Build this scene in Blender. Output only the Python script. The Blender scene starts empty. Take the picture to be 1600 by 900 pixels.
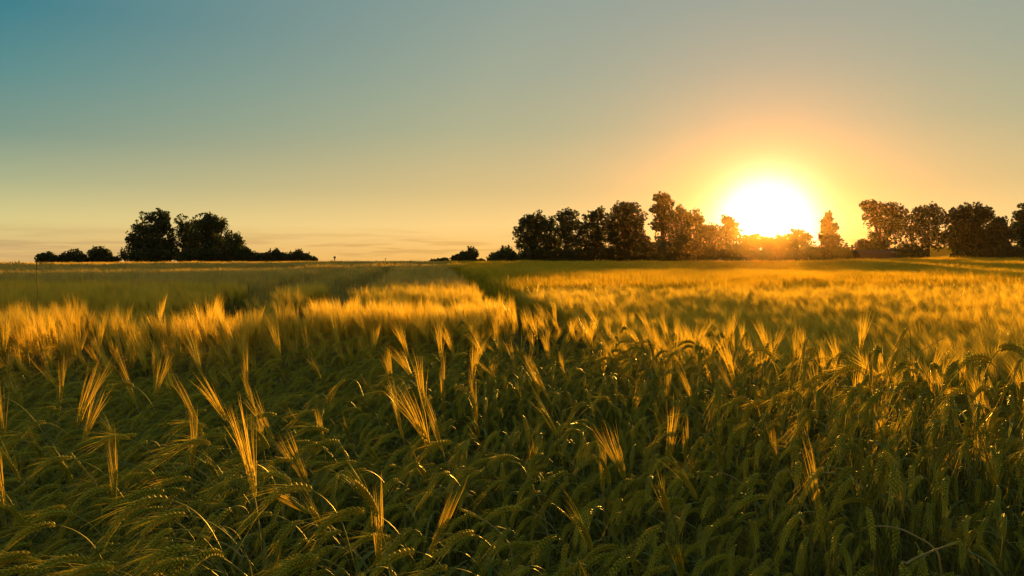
import bpy, math, random
import numpy as np
from mathutils import Vector, noise as mnoise

sc = bpy.context.scene
COL = sc.collection
R = math.radians
FPX, HY = 1244.0, 407.0            # focal length in pixels of the 1600 px photograph, row of the true horizon
CAMZ = 1.30

# ------------------------------------------------------------------ camera
PITCH = math.atan((450 - HY) / FPX)
cd = bpy.data.cameras.new('camera')
cam = bpy.data.objects.new('camera', cd)
COL.objects.link(cam)
cd.sensor_width = 36.0
cd.lens = 36.0 * FPX / 1600.0
cd.clip_start, cd.clip_end = 0.05, 9000.0
cam.location = (0, 0, CAMZ)
cam.rotation_euler = (math.pi / 2 - PITCH, 0, 0)
sc.camera = cam


def ray(px, py):
    a, b = (px - 800) / FPX, (450 - py) / FPX
    return np.array([a, math.cos(PITCH) + b * math.sin(PITCH), -math.sin(PITCH) + b * math.cos(PITCH)])


def at(px, py, depth):
    d = ray(px, py)
    return np.array([0, 0, CAMZ]) + d * (depth / d[1])


def on(px, py, z):
    d = ray(px, py)
    return np.array([0, 0, CAMZ]) + d * ((z - CAMZ) / d[2])


# ------------------------------------------------------------------ sun and sky
SUND = ray(1197, 354)
SUND /= np.linalg.norm(SUND)
SUN_EL = math.asin(SUND[2])
SUN_AZ = math.atan2(SUND[0], SUND[1])          # clockwise from +Y

sl = bpy.data.lights.new('sun', 'SUN')
sl.energy = 5.0
sl.angle = R(0.5)
sl.color = (1.0, 0.47, 0.045)
so = bpy.data.objects.new('sun', sl)
COL.objects.link(so)
so.location = (60, 180, 60)
so.rotation_euler = Vector(SUND).to_track_quat('Z', 'Y').to_euler()

w = bpy.data.worlds.new('World')
sc.world = w
w.use_nodes = True
NT = w.node_tree
NT.nodes.clear()


def nd(nt, t, **kw):
    n = nt.nodes.new(t)
    for k, v in kw.items():
        setattr(n, k, v)
    return n


def srgb(r, g, b):
    f = lambda c: c / 12.92 if c <= 0.04045 else ((c + 0.055) / 1.055) ** 2.4
    return (f(r / 255), f(g / 255), f(b / 255), 1)


def math_(nt, op, a, b=None, c=None, clamp=False):
    n = nd(nt, 'ShaderNodeMath', operation=op, use_clamp=clamp)
    for i, v in enumerate((a, b, c)):
        if v is None:
            continue
        if hasattr(v, 'is_linked'):
            nt.links.new(v, n.inputs[i])
        else:
            n.inputs[i].default_value = v
    return n.outputs[0]


def ramp(nt, fac, stops, interp='LINEAR'):
    n = nd(nt, 'ShaderNodeValToRGB')
    cr = n.color_ramp
    cr.interpolation = interp
    while len(cr.elements) < len(stops):
        cr.elements.new(0.5)
    for e, (p, c) in zip(cr.elements, stops):
        e.position = p
        e.color = c
    nt.links.new(fac, n.inputs[0])
    return n.outputs[0]


def mixc(nt, mode, fac, a, b):
    n = nd(nt, 'ShaderNodeMix', data_type='RGBA', blend_type=mode)
    n.clamp_result = False
    for i, v in ((0, fac), (6, a), (7, b)):
        if hasattr(v, 'is_linked'):
            nt.links.new(v, n.inputs[i])
        else:
            n.inputs[i].default_value = v
    return n.outputs[2]


def build_world():
    nt = NT
    L = nt.links.new
    tc = nd(nt, 'ShaderNodeTexCoord')
    vec = tc.outputs['Generated']
    sep = nd(nt, 'ShaderNodeSeparateXYZ')
    L(vec, sep.inputs[0])
    el = math_(nt, 'MULTIPLY', math_(nt, 'ARCSINE', sep.outputs[2]), 180 / math.pi)        # degrees above the horizon
    dt = nd(nt, 'ShaderNodeVectorMath', operation='DOT_PRODUCT')
    L(vec, dt.inputs[0])
    dt.inputs[1].default_value = tuple(SUND)
    sa = math_(nt, 'MULTIPLY', math_(nt, 'ARCCOSINE', math_(nt, 'MINIMUM', dt.outputs['Value'], 0.9999999)), 180 / math.pi)
    # angle from the sun -> how far into the cool side of the sky
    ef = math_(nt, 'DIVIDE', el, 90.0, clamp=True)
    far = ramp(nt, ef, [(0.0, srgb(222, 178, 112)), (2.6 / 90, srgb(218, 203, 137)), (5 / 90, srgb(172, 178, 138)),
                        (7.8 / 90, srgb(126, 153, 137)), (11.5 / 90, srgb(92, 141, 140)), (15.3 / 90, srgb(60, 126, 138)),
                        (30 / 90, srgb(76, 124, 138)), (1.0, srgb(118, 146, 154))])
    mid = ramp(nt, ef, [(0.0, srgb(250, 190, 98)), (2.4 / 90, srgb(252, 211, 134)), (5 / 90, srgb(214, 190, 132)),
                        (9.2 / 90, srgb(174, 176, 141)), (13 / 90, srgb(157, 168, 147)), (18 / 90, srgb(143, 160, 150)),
                        (35 / 90, srgb(92, 124, 134)), (1.0, srgb(118, 146, 154))])  # zenith above the view raised to brighten the shaded crop
    mf = nd(nt, 'ShaderNodeMapRange', interpolation_type='LINEAR')
    mf.inputs[1].default_value, mf.inputs[2].default_value = 22.0, 51.0
    L(sa, mf.inputs[0])
    base = mixc(nt, 'MIX', mf.outputs[0], mid, far)
    # unseen sky opposite the sun, made warmer and brighter to light the foreground
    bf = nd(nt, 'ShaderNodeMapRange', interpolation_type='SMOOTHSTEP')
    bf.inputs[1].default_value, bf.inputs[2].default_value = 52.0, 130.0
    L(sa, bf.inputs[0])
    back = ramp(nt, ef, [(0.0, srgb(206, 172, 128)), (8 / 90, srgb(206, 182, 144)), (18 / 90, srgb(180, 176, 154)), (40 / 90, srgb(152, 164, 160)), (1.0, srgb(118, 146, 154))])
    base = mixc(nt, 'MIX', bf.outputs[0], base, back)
    # low banks of thin cloud near the horizon
    sx = nd(nt, 'ShaderNodeMapping')
    L(vec, sx.inputs[0])
    sx.inputs['Scale'].default_value = (7.0, 7.0, 105.0)
    nz = nd(nt, 'ShaderNodeTexNoise')
    nz.inputs['Scale'].default_value = 1.3
    nz.inputs['Detail'].default_value = 5.0
    nz.inputs['Roughness'].default_value = 0.55
    L(sx.outputs[0], nz.inputs['Vector'])
    band = ramp(nt, math_(nt, 'DIVIDE', el, 10.0, clamp=True),
                [(0.0, (0.7, 0.7, 0.7, 1)), (0.1, (1, 1, 1, 1)), (0.15, (0.6, 0.6, 0.6, 1)), (0.24, (0.0, 0.0, 0.0, 1)), (1, (0, 0, 0, 1))])
    cl = nd(nt, 'ShaderNodeMapRange', interpolation_type='SMOOTHSTEP')
    cl.inputs[1].default_value, cl.inputs[2].default_value = 0.47, 0.60
    L(nz.outputs[0], cl.inputs[0])
    cm = math_(nt, 'MULTIPLY', cl.outputs[0], band)
    ccol = mixc(nt, 'MIX', mf.outputs[0], srgb(216, 168, 92), srgb(196, 164, 112))
    base = mixc(nt, 'MIX', math_(nt, 'MULTIPLY', cm, 0.7), base, ccol)
    # glow of the air round the sun itself
    def gl(scale, amp):
        return math_(nt, 'MULTIPLY', math_(nt, 'EXPONENT', math_(nt, 'DIVIDE', sa, -scale)), amp)
    wide = mixc(nt, 'MULTIPLY', 1.0, GLOW_WIDE_COL, (1, 1, 1, 1))
    n1 = nd(nt, 'ShaderNodeVectorMath', operation='SCALE')
    L(wide, n1.inputs[0]); L(gl(4.5, GLOW_WIDE), n1.inputs['Scale'])
    n2 = nd(nt, 'ShaderNodeVectorMath', operation='SCALE')
    n2.inputs[0].default_value = (1.0, 0.92, 0.80)
    L(math_(nt, 'MULTIPLY', math_(nt, 'EXPONENT', math_(nt, 'MULTIPLY', math_(nt, 'MULTIPLY', sa, sa), -1 / 2.5 ** 2)), GLOW_CORE), n2.inputs['Scale'])
    # physical sky, low sun
    sky = nd(nt, 'ShaderNodeTexSky', sky_type='NISHITA')
    sky.sun_disc = False
    sky.sun_elevation = SUN_EL
    sky.sun_rotation = SUN_AZ
    sky.dust_density = 3.0
    sky.air_density = 1.2
    n3 = nd(nt, 'ShaderNodeVectorMath', operation='SCALE')
    L(sky.outputs[0], n3.inputs[0]); n3.inputs['Scale'].default_value = NISHITA
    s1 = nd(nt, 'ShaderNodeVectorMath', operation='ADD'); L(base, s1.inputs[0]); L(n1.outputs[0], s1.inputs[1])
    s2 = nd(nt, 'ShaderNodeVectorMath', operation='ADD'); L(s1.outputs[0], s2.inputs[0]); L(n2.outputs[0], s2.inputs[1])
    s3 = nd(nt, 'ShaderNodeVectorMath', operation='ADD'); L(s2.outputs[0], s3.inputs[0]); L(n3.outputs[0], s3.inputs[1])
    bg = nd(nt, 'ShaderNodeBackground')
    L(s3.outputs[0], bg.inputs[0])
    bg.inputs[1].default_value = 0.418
    out = nd(nt, 'ShaderNodeOutputWorld')
    L(bg.outputs[0], out.inputs[0])


GLOW_WIDE, GLOW_CORE, NISHITA = 1.65, 3.6, 0.004
GLOW_WIDE_COL = (1.0, 0.24, 0.0, 1)
build_world()

sc.view_settings.view_transform = 'Standard'
sc.view_settings.look = 'None'
sc.view_settings.exposure = 1.25
sc.view_settings.gamma = 1.0
sc.render.engine = 'CYCLES'
sc.cycles.use_denoising = True
sc.cycles.denoising_prefilter = 'ACCURATE'
sc.cycles.max_bounces = 6
sc.cycles.diffuse_bounces = 3
sc.cycles.transmission_bounces = 4
sc.cycles.transparent_max_bounces = 10
sc.cycles.volume_bounces = 0
sc.cycles.sample_clamp_indirect = 3.0

# ------------------------------------------------------------------ haze of the evening air
hm = bpy.data.materials.new('evening_haze')
hm.use_nodes = True
hm.node_tree.nodes.clear()
pv = hm.node_tree.nodes.new('ShaderNodeVolumePrincipled')
pv.inputs['Color'].default_value = (1.0, 0.66, 0.32, 1)
pv.inputs['Density'].default_value = 0.000035
pv.inputs['Anisotropy'].default_value = 0.94
ho = hm.node_tree.nodes.new('ShaderNodeOutputMaterial')
hm.node_tree.links.new(pv.outputs[0], ho.inputs['Volume'])
HAZE = (-190, 270, -14, 420, -16.0, 17.4)


# ------------------------------------------------------------------ helpers
class MB:
    """collects vertices and faces, links them as ONE mesh object"""
    def __init__(s):
        s.v, s.f, s.n = [], [], 0

    def add(s, v, f):
        v = np.asarray(v, float).reshape(-1, 3)
        s.v.append(v)
        s.f += [[i + s.n for i in q] for q in f]
        s.n += len(v)

    def merge(s, o, mat=None, off=(0, 0, 0)):
        v = np.concatenate(o.v) if o.v else np.zeros((0, 3))
        if mat is not None:
            v = v @ np.asarray(mat).T
        s.v.append(v + np.asarray(off))
        s.f += [[i + s.n for i in q] for q in o.f]
        s.n += len(v)

    def mesh(s, name, mat, smooth=False):
        me = bpy.data.meshes.new(name)
        me.from_pydata(np.concatenate(s.v).tolist(), [], s.f)
        me.materials.append(mat)
        if smooth:
            me.polygons.foreach_set('use_smooth', [True] * len(me.polygons))
        me.update()
        return me

    def build(s, name, mat, parent=None, smooth=False):
        return obj(name, s.mesh(name, mat, smooth), parent)

    def tube(s, pts, rad, n=4):
        pts = np.asarray(pts, float)
        m = len(pts)
        t = np.gradient(pts, axis=0)
        t /= np.linalg.norm(t, axis=1)[:, None] + 1e-9
        ref = np.array([0, 1.0, 0.13]) if abs(t[0][1]) < 0.8 else np.array([1.0, 0, 0.1])
        a = np.cross(t, ref); a /= np.linalg.norm(a, axis=1)[:, None]
        b = np.cross(t, a)
        ang = np.arange(n) * 2 * math.pi / n
        ring = a[:, None, :] * np.cos(ang)[None, :, None] + b[:, None, :] * np.sin(ang)[None, :, None]
        v = pts[:, None, :] + ring * np.broadcast_to(np.asarray(rad, float), (m,))[:, None, None]
        f = [[i * n + k, i * n + (k + 1) % n, (i + 1) * n + (k + 1) % n, (i + 1) * n + k] for i in range(m - 1) for k in range(n)]
        f.append(list(range(n))[::-1]); f.append([(m - 1) * n + k for k in range(n)])
        s.add(v, f)

    def ribbon(s, pts, wid, side):
        pts = np.asarray(pts, float)
        m = len(pts)
        sd = np.broadcast_to(np.asarray(side, float), (m, 3))
        wv = sd * np.asarray(wid, float)[:, None] * 0.5
        if wid[-1] < 1e-5:
            v = np.concatenate([pts[:-1] - wv[:-1], pts[:-1] + wv[:-1], pts[-1:]])
            k = m - 1
            f = [[i, k + i, k + i + 1, i + 1] for i in range(k - 1)] + [[k - 1, 2 * k - 1, 2 * k]]
        else:
            v = np.concatenate([pts - wv, pts + wv]); k = m
            f = [[i, k + i, k + i + 1, i + 1] for i in range(k - 1)]
        s.add(v, f)

    def box(s, c, h):
        c = np.asarray(c, float); h = np.asarray(h, float)
        v = [c + h * np.array([x, y, z]) for z in (-1, 1) for y in (-1, 1) for x in (-1, 1)]
        s.add(v, [[0, 2, 3, 1], [4, 5, 7, 6], [0, 1, 5, 4], [2, 6, 7, 3], [0, 4, 6, 2], [1, 3, 7, 5]])


def obj(name, me, parent=None):
    o = bpy.data.objects.new(name, me)
    COL.objects.link(o)
    if parent is not None:
        o.parent = parent
    return o


def tag(o, label=None, cat=None, group=None, kind=None):
    if label: o['label'] = label
    if cat: o['category'] = cat
    if group: o['group'] = group
    if kind: o['kind'] = kind
    return o


def empty(name, loc, label, cat, group=None, rz=0.0):
    o = bpy.data.objects.new(name, None)
    COL.objects.link(o)
    o.location = loc
    o.rotation_euler = (0, 0, rz)
    o.empty_display_size = 0.1
    return tag(o, label, cat, group)


def plant_mat(name, ca, cb, transl=0.5, rough=0.5, spec=0.3, nscale=0.0, tcol=None, thin=0.0):
    m = bpy.data.materials.new(name)
    m.use_nodes = True
    nt = m.node_tree
    L = nt.links.new
    nt.nodes.clear()
    oi = nd(nt, 'ShaderNodeObjectInfo')
    fac = oi.outputs['Random']
    if nscale:
        ge = nd(nt, 'ShaderNodeNewGeometry')
        nz = nd(nt, 'ShaderNodeTexNoise')
        nz.inputs['Scale'].default_value = nscale
        nz.inputs['Detail'].default_value = 3.0
        L(ge.outputs['Position'], nz.inputs['Vector'])
        n2 = nd(nt, 'ShaderNodeTexNoise')
        n2.inputs['Scale'].default_value = nscale * 6.0
        n2.inputs['Detail'].default_value = 2.0
        L(ge.outputs['Position'], n2.inputs['Vector'])
        both = math_(nt, 'ADD', math_(nt, 'MULTIPLY_ADD', nz.outputs[0], 1.3, -0.4), math_(nt, 'MULTIPLY_ADD', n2.outputs[0], 1.8, -0.9))
        fac = math_(nt, 'ADD', math_(nt, 'MULTIPLY', fac, 0.4), both, clamp=True)
    col = mixc(nt, 'MIX', fac, (*ca, 1), (*cb, 1))
    p = nd(nt, 'ShaderNodeBsdfPrincipled')
    L(col, p.inputs['Base Color'])
    p.inputs['Roughness'].default_value = rough
    p.inputs['Specular IOR Level'].default_value = spec
    t = nd(nt, 'ShaderNodeBsdfTranslucent')
    if tcol:
        L(mixc(nt, 'MULTIPLY', 1.0, col, (*tcol, 1)), t.inputs[0])
    else:
        L(col, t.inputs[0])
    mx = nd(nt, 'ShaderNodeMixShader')
    mx.inputs[0].default_value = transl
    L(p.outputs[0], mx.inputs[1]); L(t.outputs[0], mx.inputs[2])
    o = nd(nt, 'ShaderNodeOutputMaterial')
    if thin:
        tr = nd(nt, 'ShaderNodeBsdfTransparent')
        m2 = nd(nt, 'ShaderNodeMixShader'); m2.inputs[0].default_value = thin
        L(mx.outputs[0], m2.inputs[1]); L(tr.outputs[0], m2.inputs[2])
        mx = m2
    L(mx.outputs[0], o.inputs[0])
    return m


M = {
    'stem': plant_mat('barley_stem', (0.15, 0.175, 0.018), (0.25, 0.24, 0.03), 0.25, 0.45, 0.4),
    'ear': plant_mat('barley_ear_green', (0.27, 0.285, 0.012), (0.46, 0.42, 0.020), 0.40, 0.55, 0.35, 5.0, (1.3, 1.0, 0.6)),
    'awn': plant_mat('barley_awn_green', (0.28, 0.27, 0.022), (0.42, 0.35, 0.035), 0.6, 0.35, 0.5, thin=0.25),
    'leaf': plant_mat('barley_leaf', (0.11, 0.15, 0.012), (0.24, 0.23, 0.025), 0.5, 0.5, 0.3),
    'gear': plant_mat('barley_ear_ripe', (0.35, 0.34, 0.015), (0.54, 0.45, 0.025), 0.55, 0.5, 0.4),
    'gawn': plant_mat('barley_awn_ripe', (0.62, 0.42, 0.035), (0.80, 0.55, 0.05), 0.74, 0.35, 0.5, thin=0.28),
    'hawn': plant_mat('barley_awn_fine', (0.50, 0.35, 0.04), (0.72, 0.50, 0.05), 0.72, 0.4, 0.4, thin=0.5),
    'dry': plant_mat('dry_brown_stalk', (0.10, 0.065, 0.025), (0.14, 0.09, 0.035), 0.1, 0.8, 0.1),
    'gstem': plant_mat('barley_stem_ripe', (0.26, 0.20, 0.05), (0.36, 0.26, 0.07), 0.3, 0.45, 0.4),
    'crop': plant_mat('standing_crop', (0.30, 0.28, 0.075), (0.68, 0.53, 0.13), 0.66, 0.45, 0.35, 0.9, (1.3, 1.05, 0.7), thin=0.35),
    'cropg': plant_mat('standing_crop_green', (0.25, 0.28, 0.018), (0.58, 0.48, 0.035), 0.66, 0.45, 0.35, 0.9, (1.7, 1.15, 0.6), thin=0.35),
    'bark': plant_mat('tree_bark', (0.05, 0.038, 0.026), (0.08, 0.06, 0.04), 0.0, 0.9, 0.1, 2.0),
    'foliage': plant_mat('tree_foliage', (0.035, 0.05, 0.015), (0.07, 0.085, 0.022), 0.4, 0.55, 0.25, 0.35),
    'foliage_light': plant_mat('tree_foliage_light', (0.06, 0.075, 0.02), (0.10, 0.105, 0.028), 0.5, 0.55, 0.25, 0.35),
    'conifer': plant_mat('conifer_foliage', (0.028, 0.04, 0.016), (0.05, 0.06, 0.02), 0.3, 0.6, 0.2, 0.5),
    'metal': plant_mat('sign_metal', (0.11, 0.11, 0.105), (0.15, 0.15, 0.14), 0.0, 0.45, 0.4),
    'board': plant_mat('shed_board', (0.06, 0.04, 0.025), (0.09, 0.06, 0.035), 0.0, 0.8, 0.15, 1.5),
    'roof': plant_mat('shed_roof', (0.045, 0.036, 0.03), (0.06, 0.048, 0.04), 0.0, 0.9, 0.05, 1.0),
}

# ------------------------------------------------------------------ ground
rng = np.random.default_rng(7)
random.seed(7)


def smooth(a, b, x):
    t = np.clip((x - a) / (b - a), 0, 1)
    return t * t * (3 - 2 * t)


def gz(x, y):
    x = np.asarray(x, float); y = np.asarray(y, float)
    z = 0.05 * np.sin(x * 0.21 + 1.3) * np.cos(y * 0.17 + 0.4) + 0.07 * np.sin(x * 0.05 + y * 0.06 + 2.0) * smooth(8, 40, y)
    z = z * smooth(3, 9, np.hypot(x, y))
    z = z - 1.3 * smooth(105, 175, y) - 12.0 * smooth(190, 700, y) - 30 * smooth(700, 3500, y)
    z = z + 0.55 * np.exp(-((x - 52) / 16) ** 2 - ((y - 92) / 16) ** 2)
    z = z + 9.6 * np.exp(-((x - 172) / 45) ** 2 - ((y - 330) / 30) ** 2)
    z = z - 0.10 * np.exp(-((x + 60) / 25) ** 2 - ((y - 90) / 40) ** 2)
    return z


def build_ground():
    xs = np.concatenate([np.linspace(-4000, -300, 20), np.linspace(-260, 260, 140), np.linspace(300, 4000, 20)])
    ys = np.concatenate([np.linspace(-4000, -120, 12), np.linspace(-80, 0, 12), np.linspace(2, 260, 130), np.linspace(290, 6000, 40)])
    X, Y = np.meshgrid(xs, ys)
    v = np.stack([X, Y, gz(X, Y)], -1).reshape(-1, 3)
    nx = len(xs)
    f = [[j * nx + i, j * nx + i + 1, (j + 1) * nx + i + 1, (j + 1) * nx + i] for j in range(len(ys) - 1) for i in range(nx - 1)]
    b = MB(); b.add(v, f)
    m = bpy.data.materials.new('field_soil')
    m.use_nodes = True
    nt = m.node_tree
    p = nt.nodes['Principled BSDF']
    ge = nd(nt, 'ShaderNodeNewGeometry')
    nz = nd(nt, 'ShaderNodeTexNoise'); nz.inputs['Scale'].default_value = 6.0; nz.inputs['Detail'].default_value = 6.0
    nt.links.new(ge.outputs['Position'], nz.inputs['Vector'])
    nt.links.new(ramp(nt, nz.outputs[0], [(0.3, (0.035, 0.026, 0.014, 1)), (0.55, (0.05, 0.048, 0.018, 1)), (0.75, (0.085, 0.072, 0.03, 1))]), p.inputs['Base Color'])
    p.inputs['Roughness'].default_value = 0.95
    p.inputs['Specular IOR Level'].default_value = 0.05
    bp = nd(nt, 'ShaderNodeBump'); bp.inputs['Strength'].default_value = 0.5
    nt.links.new(nz.outputs[0], bp.inputs['Height']); nt.links.new(bp.outputs[0], p.inputs['Normal'])
    o = b.build('ground', m, smooth=True)
    tag(o, 'gently rolling field soil running out to the horizon', None, None, 'structure')


build_ground()

# ------------------------------------------------------------------ barley
Z3 = np.array([0, 0, 1.0]); Y3 = np.array([0, 1.0, 0])


def path_xz(segs, start, step_y=0.0):
    """segs: (length, steps, start angle, end angle) from the vertical, bending towards +X"""
    p = [np.array(start, float)]
    ang = []
    for L, n, a0, a1 in segs:
        for k in range(n):
            a = R(a0 + (a1 - a0) * (k + 0.5) / n)
            ang.append(a)
            p.append(p[-1] + np.array([math.sin(a), step_y, math.cos(a)]) * (L / n))
    return np.array(p), ang


def grain(b, base, tip, tang, rad, wdt, thk):
    mid = base * 0.5 + tip * 0.5
    v = [base, mid + tang * wdt, mid + rad * thk, mid - tang * wdt, mid - rad * thk * 0.6, tip]
    b.add(v, [[0, 2, 1], [0, 3, 2], [0, 4, 3], [0, 1, 4], [5, 1, 2], [5, 2, 3], [5, 3, 4], [5, 4, 1]])


def barley(seed, H=0.66, lean=(8, 22), neck=95, droop=150, ear_len=0.088, cols=6, nodes=11, awn_len=(0.09, 0.13),
           awn_n=30, awn_spread=0.32, leaves=2, stem_steps=7, awn_w=0.0010, curve=0.10, lax=1.0):
    r = np.random.default_rng(seed)
    st, le, aw, ea, lv = MB(), MB(), MB(), MB(), []
    ls = H * 0.86
    p, ang = path_xz([(ls, stem_steps, lean[0], lean[1]), (curve, 6, lean[1], neck)], (-ls * math.sin(R(sum(lean) / 2)) - curve * 0.6, 0, 0), r.uniform(-0.05, 0.05))
    st.tube(p, np.linspace(0.0019, 0.0011, len(p)), 4)
    ep, ea_ang = path_xz([(ear_len, nodes, neck, droop)], p[-1], r.uniform(-0.04, 0.04))
    Rr = 0.0062 * lax
    ntip = []
    for k in range(nodes):
        a = ea_ang[k]
        t = np.array([math.sin(a), 0, math.cos(a)]); n1 = np.cross(t, Y3)
        f = k / (nodes - 1)
        wsc = 0.65 + 0.5 * math.sin(math.pi * min(1, 0.18 + f * 0.78))
        for c in range(cols):
            ph = 2 * math.pi * (c + 0.5 * (k % 2) * (cols < 6)) / cols + (0.5 * (c % 2)) * 0.0
            rd = math.cos(ph) * n1 + math.sin(ph) * Y3
            tg = -math.sin(ph) * n1 + math.cos(ph) * Y3
            off = (c % 2) * 0.45 * ear_len / nodes
            bs = ep[k] + t * off + rd * Rr * 0.25
            tp = ep[k] + t * (off + 0.0125) + rd * Rr * wsc * r.uniform(0.95, 1.12)
            grain(ea, bs, tp, tg, rd, 0.0027 * wsc * lax, 0.0025 * wsc * lax)
            ntip.append((tp, t, rd))
    idx = r.permutation(len(ntip))[:awn_n]
    for i in idx:
        tp, t, rd = ntip[i]
        Ln = r.uniform(*awn_len)
        d = t + rd * r.uniform(0.3, 1.0) * awn_spread + r.normal(0, 0.05, 3)
        d /= np.linalg.norm(d)
        d2 = d + np.array([0, 0, -0.10]) + r.normal(0, 0.05, 3)
        d2 /= np.linalg.norm(d2)
        q = [tp - d * 0.004, tp + d * Ln * 0.5, tp + d * Ln * 0.5 + d2 * Ln * 0.5]
        sd = np.cross(d, r.normal(0, 1, 3)); sd /= np.linalg.norm(sd)
        aw.ribbon(q, [awn_w, awn_w * 0.8, 0], sd)
    for k in range(leaves):
        s0 = p[1 + int(r.integers(1, max(2, stem_steps - 1)))]
        az = r.uniform(0, 2 * math.pi)
        h = np.array([math.cos(az), math.sin(az), 0])
        LL = r.uniform(0.14, 0.26)
        e0 = r.uniform(40, 70)
        q = [s0]
        for j in range(6):
            e = R(e0 - (j + 0.5) / 6 * r.uniform(90, 130))
            q.append(q[-1] + (h * math.cos(e) + Z3 * math.sin(e)) * LL / 6)
        sd = np.cross(h, Z3) + np.array([0, 0, r.uniform(-0.5, 0.5)])
        le.ribbon(q, [0.004, 0.009, 0.010, 0.009, 0.007, 0.004, 0], sd / np.linalg.norm(sd))
        one = MB(); one.ribbon(q, [0.004, 0.009, 0.010, 0.009, 0.007, 0.004, 0], sd / np.linalg.norm(sd)); lv.append(one)
    return {'stem': st, 'ear': ea, 'awns': aw, 'leaf': le, 'leaves': lv}


def to_mesh_multi(name, parts):
    """one mesh with a material slot per part"""
    me = bpy.data.meshes.new(name)
    vs, fs, mi, n = [], [], [], 0
    mats = []
    for (b, mat) in parts:
        if not b.v:
            continue
        if mat not in mats:
            mats.append(mat)
        v = np.concatenate(b.v)
        vs.append(v)
        fs += [[i + n for i in q] for q in b.f]
        mi += [mats.index(mat)] * len(b.f)
        n += len(v)
    me.from_pydata(np.concatenate(vs).tolist(), [], fs)
    for m in mats:
        me.materials.append(m)
    me.polygons.foreach_set('material_index', mi)
    me.update()
    return me


def proto_collection(name, meshes):
    c = bpy.data.collections.new(name)
    for i, me in enumerate(meshes):
        c.objects.link(bpy.data.objects.new('%s_%02d' % (name, i), me))
    return c


def scatter(name, coll, pts, rot, scl, idx, label, cat=None):
    me = bpy.data.meshes.new(name)
    me.from_pydata(np.asarray(pts).tolist(), [], [])
    a = me.attributes.new('rot', 'FLOAT_VECTOR', 'POINT'); a.data.foreach_set('vector', np.asarray(rot, np.float32).ravel())
    a = me.attributes.new('scl', 'FLOAT_VECTOR', 'POINT'); a.data.foreach_set('vector', np.asarray(scl, np.float32).ravel())
    a = me.attributes.new('pick', 'INT', 'POINT'); a.data.foreach_set('value', np.asarray(idx, np.int32).ravel())
    o = obj(name, me)
    ng = bpy.data.node_groups.new(name, 'GeometryNodeTree')
    ng.interface.new_socket('Geometry', in_out='INPUT', socket_type='NodeSocketGeometry')
    ng.interface.new_socket('Geometry', in_out='OUTPUT', socket_type='NodeSocketGeometry')
    gi = ng.nodes.new('NodeGroupInput'); go = ng.nodes.new('NodeGroupOutput')
    ip = ng.nodes.new('GeometryNodeInstanceOnPoints')
    ci = ng.nodes.new('GeometryNodeCollectionInfo')
    ci.inputs['Collection'].default_value = coll
    ci.inputs['Separate Children'].default_value = True
    ci.inputs['Reset Children'].default_value = True
    ip.inputs['Pick Instance'].default_value = True
    def na(nm, ty):
        n = ng.nodes.new('GeometryNodeInputNamedAttribute'); n.data_type = ty
        n.inputs['Name'].default_value = nm
        return n.outputs['Attribute']
    L = ng.links.new
    L(gi.outputs[0], ip.inputs['Points']); L(ci.outputs[0], ip.inputs['Instance'])
    L(na('pick', 'INT'), ip.inputs['Instance Index'])
    e2r = ng.nodes.new('FunctionNodeEulerToRotation')
    L(na('rot', 'FLOAT_VECTOR'), e2r.inputs[0]); L(e2r.outputs[0], ip.inputs['Rotation'])
    L(na('scl', 'FLOAT_VECTOR'), ip.inputs['Scale'])
    L(ip.outputs[0], go.inputs[0])
    md = o.modifiers.new('scatter', 'NODES'); md.node_group = ng
    return tag(o, label, cat, None, 'stuff')


# --- where the lodged (flattened) swath ends and the standing crop begins
EDGE = np.array([on(px, py, 0.62)[:2] for px, py in
                 ((-300, 566), (0, 562), (250, 560), (500, 546), (750, 532), (950, 536), (1050, 556), (1300, 575), (1500, 598), (1600, 612), (1900, 650))])
EDGE = EDGE[np.argsort(EDGE[:, 0])]


def edge_y(x):
    return np.interp(x, EDGE[:, 0], EDGE[:, 1])


def lownoise(x, y, s, seed):
    return np.array([mnoise.noise((a * s + seed * 7.1, b * s - seed * 3.3, seed)) for a, b in zip(np.ravel(x), np.ravel(y))])


TRACKS = [  # wheel tracks and the furrow between the two crops: (polyline, half width)
    ([on(px, py, 0.9)[:2] for px, py in ((180, 492), (268, 474), (350, 458), (452, 437), (540, 419))], 0.42),
    ([on(px, py, 0.9)[:2] for px, py in ((396, 484), (458, 468), (518, 452), (566, 436), (612, 417))], 0.42),
    ([on(px, py, 0.9)[:2] for px, py in ((905, 492), (860, 472), (810, 455), (760, 436), (705, 416))], 0.40),
]


def dist_poly(x, y, poly):
    d = np.full(len(x), 1e9)
    for a, b in zip(poly[:-1], poly[1:]):
        ab = b - a
        t = np.clip(((x - a[0]) * ab[0] + (y - a[1]) * ab[1]) / (ab @ ab), 0, 1)
        d = np.minimum(d, np.hypot(x - a[0] - t * ab[0], y - a[1] - t * ab[1]))
    return d


def keep_off_tracks(x, y, grow=1.0):
    k = np.ones(len(x), bool)
    for poly, hw in TRACKS:
        k &= dist_poly(x, y, poly) > hw * grow
    return k


def right_field(x, y):
    p = np.array(TRACKS[2][0])
    o = np.argsort(p[:, 1])
    bx = np.interp(y, p[o, 1], p[o, 0])
    far = y > p[:, 1].max()
    bx = np.where(far, p[o[-1], 0] - (y - p[:, 1].max()) * 0.08, bx)
    return (x > bx)


def jitter_grid(x0, x1, y0, y1, s):
    nx, ny = int((x1 - x0) / s), int((y1 - y0) / s)
    X, Y = np.meshgrid(x0 + (np.arange(nx) + 0.5) * s, y0 + (np.arange(ny) + 0.5) * s)
    x = X.ravel() + rng.uniform(-0.5, 0.5, nx * ny) * s
    y = Y.ravel() + rng.uniform(-0.5, 0.5, nx * ny) * s
    return x, y


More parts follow.
